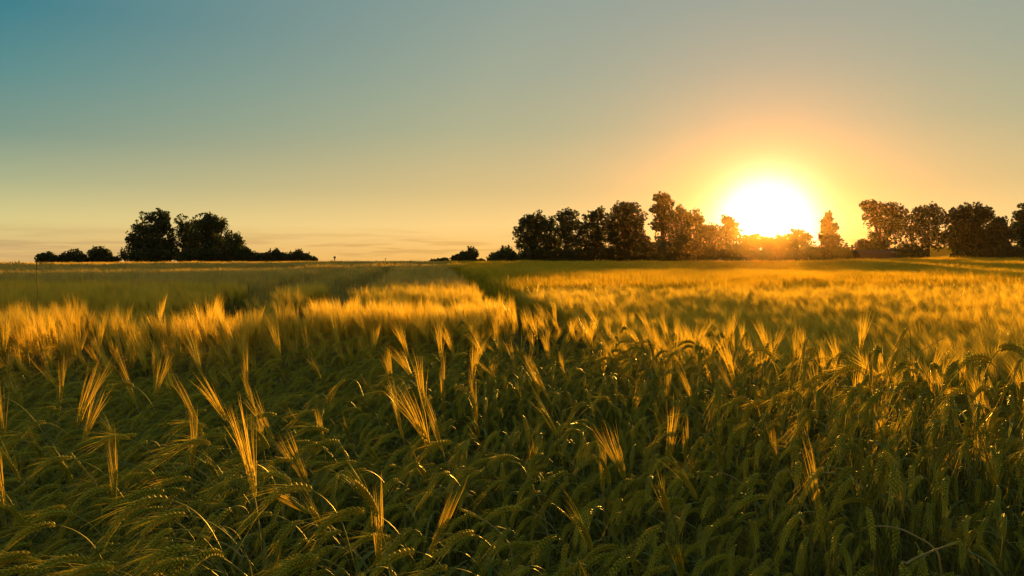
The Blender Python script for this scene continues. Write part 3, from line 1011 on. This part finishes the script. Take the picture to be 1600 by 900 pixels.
tree('bush', 'long spiky bush right of the left group', 177, 430, [(412, 405, 14, 8), (430, 402, 18, 9), (432, 397, 6, 6), (446, 405, 12, 7)], group=LG, seed=11, dens=1.2, twigs=5, **BU)
tree('bush', 'tapering spiky bush, last one before the two signs', 178, 470, [(458, 404, 12, 8), (466, 399, 8, 7), (474, 404, 12, 7), (486, 407, 10, 5)], group=LG, seed=12, dens=1.2, twigs=5, **BU)
# small bushes in the middle
MG = 'bushes in the middle of the crest'
for bx, rr, s, lb in ((676, 4, 13, 'tiny far bush, leftmost in the middle of the crest'), (686, 5, 14, 'tiny far bush between two others in the middle of the crest'), (695, 6, 15, 'tiny far bush beside the upswept bush in the middle')):
    tree('bush', lb, 185, bx, [(bx, 409, rr + 2, rr * 0.9)], group=MG, seed=s, **BU)
tree('bush', 'upswept bush with thin spiky twigs in the middle of the crest', 176, 728, [(716, 404, 11, 6), (728, 402, 14, 8), (738, 398, 9, 9)], group=MG, seed=16, dens=1.1, twigs=6, **BU)
tree('bush', 'tiny bush between the upswept bush and the hedge bush', 178, 750, [(750, 409, 8, 4)], group=MG, seed=17, **BU)
tree('bush', 'broad dark bush left of the tree row', 174, 786, [(774, 404, 12, 9), (790, 401, 16, 11), (806, 404, 12, 9)], group=MG, seed=18, dens=1.3, **BU)
tree('small_tree', 'thin bare-topped little tree behind the broad bush', 181, 792, [(790, 392, 9, 6), (795, 398, 9, 8)], dens=0.25, group=MG, seed=19, twigs=5, leaf=0.22, trunk_r=0.10)
# the row left of the sun
tree('broadleaf_tree', 'rounded tree at the left end of the tree row', D, 836, [(826, 346, 14, 11), (838, 345, 15, 11), (820, 364, 16, 18), (842, 366, 20, 20), (824, 386, 16, 16), (846, 390, 22, 22)], dens=0.8, group=CG, seed=20, trunk_r=0.4)
tree('broadleaf_tree', 'second tree from the left end of the tree row, lower and open', D + 3, 862, [(858, 350, 12, 12), (864, 372, 14, 20), (862, 396, 14, 16)], dens=0.6, group=CG, seed=21, trunk_r=0.3)
tree('broadleaf_tree', 'third tree of the row, with a small pointed top', D, 886, [(880, 337, 10, 10), (890, 342, 14, 13), (882, 360, 16, 18), (898, 366, 18, 20), (886, 390, 24, 22)], dens=0.62, group=CG, seed=22, trunk_r=0.38)
tree('broadleaf_tree', 'fourth tree of the row, two-topped', D + 2, 930, [(922, 344, 13, 12), (936, 334, 11, 10), (945, 348, 12, 14), (920, 368, 18, 20), (940, 372, 18, 22), (926, 394, 24, 18)], dens=0.75, group=CG, seed=23, trunk_r=0.4)
tree('broadleaf_tree', 'large dark domed tree at the right end of the unbroken row', D, 980,
     [(972, 324, 12, 9), (984, 328, 14, 11), (966, 342, 18, 15), (990, 346, 18, 17), (972, 368, 26, 22), (996, 374, 14, 20), (976, 394, 30, 20)], dens=1.0, group=CG, seed=24, trunk_r=0.45)
tree('small_tree', 'low open tree in the notch left of the tallest tree', D + 4, 1010, [(1006, 376, 9, 9), (1014, 388, 12, 12), (1008, 400, 14, 12)], dens=0.7, group=CG, seed=25, trunk_r=0.2)
tree('broadleaf_tree', 'tallest tree of the row, with open layered top', D, 1036,
     [(1034, 310, 13, 8), (1040, 318, 12, 9), (1026, 326, 11, 7), (1038, 334, 16, 9), (1046, 348, 14, 12), (1030, 352, 14, 9), (1046, 372, 20, 18), (1036, 394, 24, 18)], dens=0.8, group=CG, seed=26, trunk_r=0.38)
tree('broadleaf_tree', 'stout tree leaning right of the tallest tree', D + 2, 1068,
     [(1062, 332, 9, 11), (1068, 345, 13, 13), (1084, 340, 12, 11), (1092, 345, 8, 8), (1076, 364, 22, 18), (1070, 392, 26, 20)], dens=0.85, group=CG, seed=27, trunk_r=0.36)
tree('broadleaf_tree', 'low tree fading into the glare left of the sun', D + 2, 1110, [(1098, 360, 9, 9), (1107, 357, 11, 8), (1118, 362, 12, 10), (1108, 386, 20, 20), (1122, 394, 18, 16)], dens=0.85, group=CG, seed=28, trunk_r=0.3)
tree('broadleaf_tree', 'small open-crowned tree at the left edge of the glare', D, 1142, [(1136, 344, 7, 8), (1143, 350, 9, 8), (1136, 359, 10, 8), (1130, 370, 13, 12), (1150, 368, 14, 10), (1142, 386, 18, 14), (1152, 394, 14, 14)], dens=0.8, group=CG, seed=29, trunk_r=0.26)
# directly under the sun
SG = 'bushes under the sun'
tree('bush', 'low bush directly left under the sun', D, 1174, [(1168, 378, 11, 10), (1181, 377, 11, 10), (1174, 392, 16, 14)], dens=0.8, group=SG, seed=30, **BU)
tree('bush', 'low open bush directly under the sun', D + 1, 1200, [(1197, 379, 10, 9), (1206, 381, 10, 9), (1202, 394, 15, 13)], dens=0.6, group=SG, seed=31, **BU)
tree('bush', 'low bush directly right under the sun', D, 1222, [(1220, 377, 10, 10), (1231, 379, 11, 11), (1225, 393, 16, 14)], dens=0.8, group=SG, seed=32, **BU)
tree('broadleaf_tree', 'small rounded tree between the sun and the pointed tree', D, 1250, [(1242, 368, 9, 9), (1252, 368, 10, 9), (1260, 376, 10, 10), (1246, 386, 18, 14), (1262, 394, 14, 15)], dens=0.9, group=RG, seed=33, trunk_r=0.25)
tree('pointed_tree', 'narrow pointed tree standing alone right of the sun', D, 1294,
     [(1294, 336, 4, 7), (1293, 346, 9, 7), (1296, 356, 12, 8), (1290, 366, 13, 9), (1298, 374, 16, 10), (1290, 386, 18, 12), (1298, 398, 18, 13)], dens=1.2, group=RG, seed=34, trunk_r=0.3, mat='conifer')


def spruce(px, top, depth, half, label, seed):
    r = np.random.default_rng(seed)
    c = at(px, top, depth); b = at(px, 411, depth)
    bz = float(gz(c[0], depth))
    t = empty('spruce_tree', (c[0], depth, bz), label, 'tree', RG)
    H = c[2] - bz
    tr, cr = MB(), MB()
    tr.tube([[0, 0, -0.05], [0, 0, H * 0.5], [0, 0, H]], [0.14, 0.09, 0.015], 6)
    nl = 13
    for k in range(nl):
        f = k / nl
        z = H * (0.08 + 0.90 * f); rr = half * depth / FPX * (1 - f) ** 0.85 + 0.05
        for j in range(7):
            a = r.uniform(0, 2 * math.pi)
            tip = np.array([math.cos(a) * rr, math.sin(a) * rr, z - 0.12 * rr])
            tr.tube([[0, 0, z], tip], [0.02, 0.008], 3)
            for q in (0.35, 0.65, 0.95):
                leaves_into(cr, np.array([0, 0, z]) * (1 - q) + tip * q, 0.16 + 0.1 * rr, 9, 0.13, r)
    tr.build('trunk', M['bark'], t); cr.build('crown', M['conifer'], t)


spruce(1323, 376, D - 1, 6, 'taller of two little spruce spires right of the pointed tree', 41)
spruce(1331.5, 380, D - 1, 5, 'smaller of two little spruce spires right of the pointed tree', 42)
tree('bush', 'ragged bush joining the pointed tree and the shed', D - 2, 1318, [(1312, 396, 10, 10), (1324, 396, 10, 8), (1330, 402, 10, 8)], group=RG, seed=43, dens=1.0, twigs=4, **BU)
tree('small_tree', 'small rounded tree rising behind the shed roof', D + 6, 1348, [(1346, 384, 10, 9), (1352, 388, 12, 11), (1344, 398, 14, 12)], dens=0.9, group=RG, seed=44, trunk_r=0.2)
tree('broadleaf_tree', 'tall open-leaved tree above the shed', D + 4, 1382,
     [(1358, 322, 12, 9), (1372, 330, 14, 13), (1362, 342, 13, 14), (1396, 328, 12, 10), (1408, 334, 10, 12), (1388, 348, 18, 15), (1404, 360, 16, 18), (1376, 372, 18, 16), (1384, 394, 30, 18)], dens=0.85, group=RG, seed=45, trunk_r=0.36)
tree('broadleaf_tree', 'open-crowned tree with bare trunk left of the lit field strip', D + 2, 1450,
     [(1436, 334, 14, 11), (1452, 330, 14, 10), (1466, 340, 12, 12), (1430, 352, 14, 14), (1450, 354, 18, 16), (1436, 374, 18, 16), (1462, 372, 16, 16), (1424, 392, 16, 12)], dens=0.72, group=RG, seed=46, trunk_r=0.34)
tree('broadleaf_tree', 'big dark dome-shaped tree near the right edge', D, 1524,
     [(1500, 336, 14, 11), (1520, 330, 17, 12), (1538, 334, 14, 12), (1490, 346, 14, 12), (1512, 352, 26, 20), (1544, 352, 18, 17), (1562, 352, 12, 13), (1500, 374, 26, 18), (1536, 380, 32, 22), (1566, 374, 14, 20), (1520, 398, 30, 12), (1560, 398, 24, 14)], dens=1.1, group=RG, seed=47, trunk_r=0.45)
tree('broadleaf_tree', 'tree cut by the right edge of the picture', D + 2, 1602,
     [(1600, 328, 10, 9), (1594, 340, 10, 10), (1610, 342, 16, 14), (1596, 362, 16, 18), (1616, 368, 22, 22), (1600, 392, 24, 20), (1640, 390, 26, 22)], dens=1.0, group=RG, seed=48, trunk_r=0.4)
for bx, cy, rx, ry, s, lb in ((1404, 400, 22, 11, 49, 'low undergrowth bush at the foot of the open-leaved tree'), (1434, 402, 16, 9, 50, 'low undergrowth bush left of the bare trunk'),
                              (1500, 402, 14, 9, 51, 'low undergrowth bush right of the lit field strip'), (1578, 400, 20, 12, 52, 'low undergrowth bush between the dome-shaped and the cut-off tree'),
                              (1024, 396, 22, 15, 53, 'hedge bush under the tallest tree'), (1064, 394, 24, 16, 54, 'hedge bush under the stout leaning tree'),
                              (1102, 396, 22, 15, 58, 'hedge bush under the low tree left of the sun'), (1150, 398, 22, 13, 59, 'hedge bush at the left edge of the glare'),
                              (876, 401, 22, 10, 60, 'hedge bush under the pointed third tree of the row'), (945, 401, 24, 11, 61, 'hedge bush left of the large domed tree of the row'),
                              (910, 402, 22, 10, 55, 'hedge bush under the two-topped tree'), (1262, 398, 18, 12, 56, 'hedge bush at the foot of the small rounded tree'),
                              (1198, 401, 26, 9, 62, 'lowest strip of hedge straight below the sun'), (1238, 402, 16, 10, 66, 'small bush between the sun and the small rounded tree'), (1540, 400, 30, 11, 63, 'low undergrowth bush under the dome-shaped tree'),
                              (838, 401, 24, 10, 57, 'hedge bush under the left end of the tree row'), (236, 401, 30, 10, 64, 'low bush at the foot of the left big tree'), (318, 401, 40, 10, 65, 'low bush at the foot of the right big tree')):
    tree('bush', lb, D - 3, bx, [(bx - rx * 0.5, cy + 1, rx * 0.55, ry), (bx, cy - 1, rx * 0.5, ry), (bx + rx * 0.5, cy, rx * 0.55, ry)], group='undergrowth along the trees', seed=s, dens=1.1, **BU)

# ------------------------------------------------------------------ shed among the trees
def shed():
    dp = D - 4
    a = at(1336, 411, dp); b = at(1392, 411, dp)
    x0, x1 = a[0], b[0]
    cx = (x0 + x1) / 2
    zg = float(gz(cx, dp)) - 0.1
    ztop = at(1360, 396, dp)[2]
    zr = at(1366, 391.5, dp)[2]
    t = empty('shed', (cx, dp, zg), 'low wooden shed with shallow pitched roof under the trees right of the sun', 'shed')
    hw = (x1 - x0) / 2; H = ztop - zg; dpt = 2.4
    n = 24
    bw = 2 * hw / n
    me = None
    for i in range(n):
        if me is None:
            q = MB(); q.box((0, 0, H / 2), (bw * 0.47, 0.012, H / 2)); me = q.mesh('board', M['board'])
        o = obj('board', me, t); o.location = (-hw + bw * (i + 0.5), -dpt - 0.014 + 0.006 * (i % 2), 0)
    q = MB(); q.box((0, 0, H / 2), (hw - 0.02, dpt - 0.03, H / 2 - 0.01)); q.build('wall', M['board'], t)
    q = MB(); zt = zr - zg
    v = [(-hw - 0.3, -dpt - 0.35, H - 0.05), (hw + 0.3, -dpt - 0.35, H - 0.05), (hw + 0.3, 0, zt), (-hw - 0.3, 0, zt), (-hw - 0.3, dpt + 0.35, H - 0.05), (hw + 0.3, dpt + 0.35, H - 0.05)]
    v += [(p[0], p[1], p[2] + 0.12) for p in v]
    q.add(v, [[0, 3, 2, 1], [3, 4, 5, 2], [6, 7, 8, 9], [9, 8, 11, 10], [0, 1, 7, 6], [4, 10, 11, 5], [0, 6, 9, 3], [3, 9, 10, 4], [1, 2, 8, 7], [2, 5, 11, 8]])
    q.build('roof', M['roof'], t)


shed()

# ------------------------------------------------------------------ the two signs on the crest
def disc(b, c, r, th=0.02, n=24):
    a = np.arange(n) * 2 * math.pi / n
    f = np.stack([np.cos(a) * r, np.full(n, -th), np.sin(a) * r], 1) + c
    k = np.stack([np.cos(a) * r, np.full(n, th), np.sin(a) * r], 1) + c
    b.add(np.concatenate([f, k]), [list(range(n)), [n + i for i in range(n)][::-1]] + [[i, n + i, n + (i + 1) % n, (i + 1) % n] for i in range(n)])


def sign(px, top, rows, depth, label, prad):
    p = at(px, 411, depth)
    zg = float(gz(p[0], depth)) - 0.1
    t = empty('road_sign', (p[0], depth, zg), label, 'sign')
    zt = at(px, top, depth)[2] - zg
    q = MB(); q.tube([[0, 0.05, 0], [0, 0.05, zt]], [prad, prad], 8); q.build('pole', M['metal'], t)
    for (cy, rr) in rows:
        q = MB(); c = at(px, cy, depth)
        disc(q, np.array([0, 0, c[2] - zg]), rr * depth / FPX); q.build('sign_plate', M['metal'], t)
        q = MB(); q.box((0, 0.032, c[2] - zg), (0.1, 0.010, 0.03)); q.build('bracket', M['metal'], t)


sign(523, 400.5, [(402.3, 2.0), (405.6, 1.25)], 140, 'round road sign with a smaller disc below it, on the crest', 0.03)
sign(602.5, 403, [(404.2, 0.95)], 150, 'small round marker on a thin post on the crest', 0.035)

# ------------------------------------------------------------------ verge of dry grass on the crest and the lit field seen below the trees
def grass_strip(name, poly, halfw, nst, label, mat, H, seed, w=3.0):
    r = np.random.default_rng(seed)
    b = MB()
    poly = [np.array(p) for p in poly]
    L = [np.linalg.norm(q - p) for p, q in zip(poly[:-1], poly[1:])]
    for i in range(nst):
        s = r.uniform(0, sum(L)); j = 0
        while s > L[j]:
            s -= L[j]; j += 1
        c = poly[j] + (poly[j + 1] - poly[j]) * s / L[j] + r.uniform(-halfw, halfw, 2) * np.array([0.4, 1])
        z = float(gz(c[0], c[1])); h = H * r.uniform(0.6, 1.15)
        o = np.array([c[0], c[1], z]); l = r.normal(0, 0.12, 3) * h; l[2] = h
        a = r.uniform(0, math.pi); sd = np.array([math.cos(a), math.sin(a), 0]) * 0.006 * w
        b.add([o - sd, o + sd, o + l * 0.7 + sd * 1.5, o + l, o + l * 0.7 - sd * 1.5], [[0, 1, 2, 4], [4, 2, 3]])
    o = b.build(name, mat)
    return tag(o, label, None, None, 'stuff')


grass_strip('grass_verge', [at(-60, 411, 128)[:2], at(200, 411, 128)[:2], at(372, 411, 126)[:2]], 2.0, 5000, 'narrow verge of dry golden grass below the left trees', M['gawn'], 1.02, 5)

# sunlit field on the rise beyond the trees
x, y = jitter_grid(140, 205, 300, 334, 1.6)
n = len(x)
FARL = [simple_patch('barley_patch', 440 + i, 3.0, 520, M['gawn'], w=3.0, awns=4) for i in range(2)]
scatter('sunlit_field', proto_collection('sunlit_patch', FARL), np.stack([x, y, gz(x, y)], 1), np.stack([np.zeros(n), np.zeros(n), rng.normal(0, R(20), n)], 1),
        np.ones((n, 3)), rng.integers(0, 2, n), 'bright strip of sunlit yellow field seen under the trees on the right')


# ------------------------------------------------------------------ haze box
hb = MB()
x0, x1, y0, y1, z0, z1 = HAZE
hb.box(((x0 + x1) / 2, (y0 + y1) / 2, (z0 + z1) / 2), ((x1 - x0) / 2, (y1 - y0) / 2, (z1 - z0) / 2))
ho_ = hb.build('haze', hm)
tag(ho_, 'thin evening haze glowing around the low sun', None, None, 'stuff')
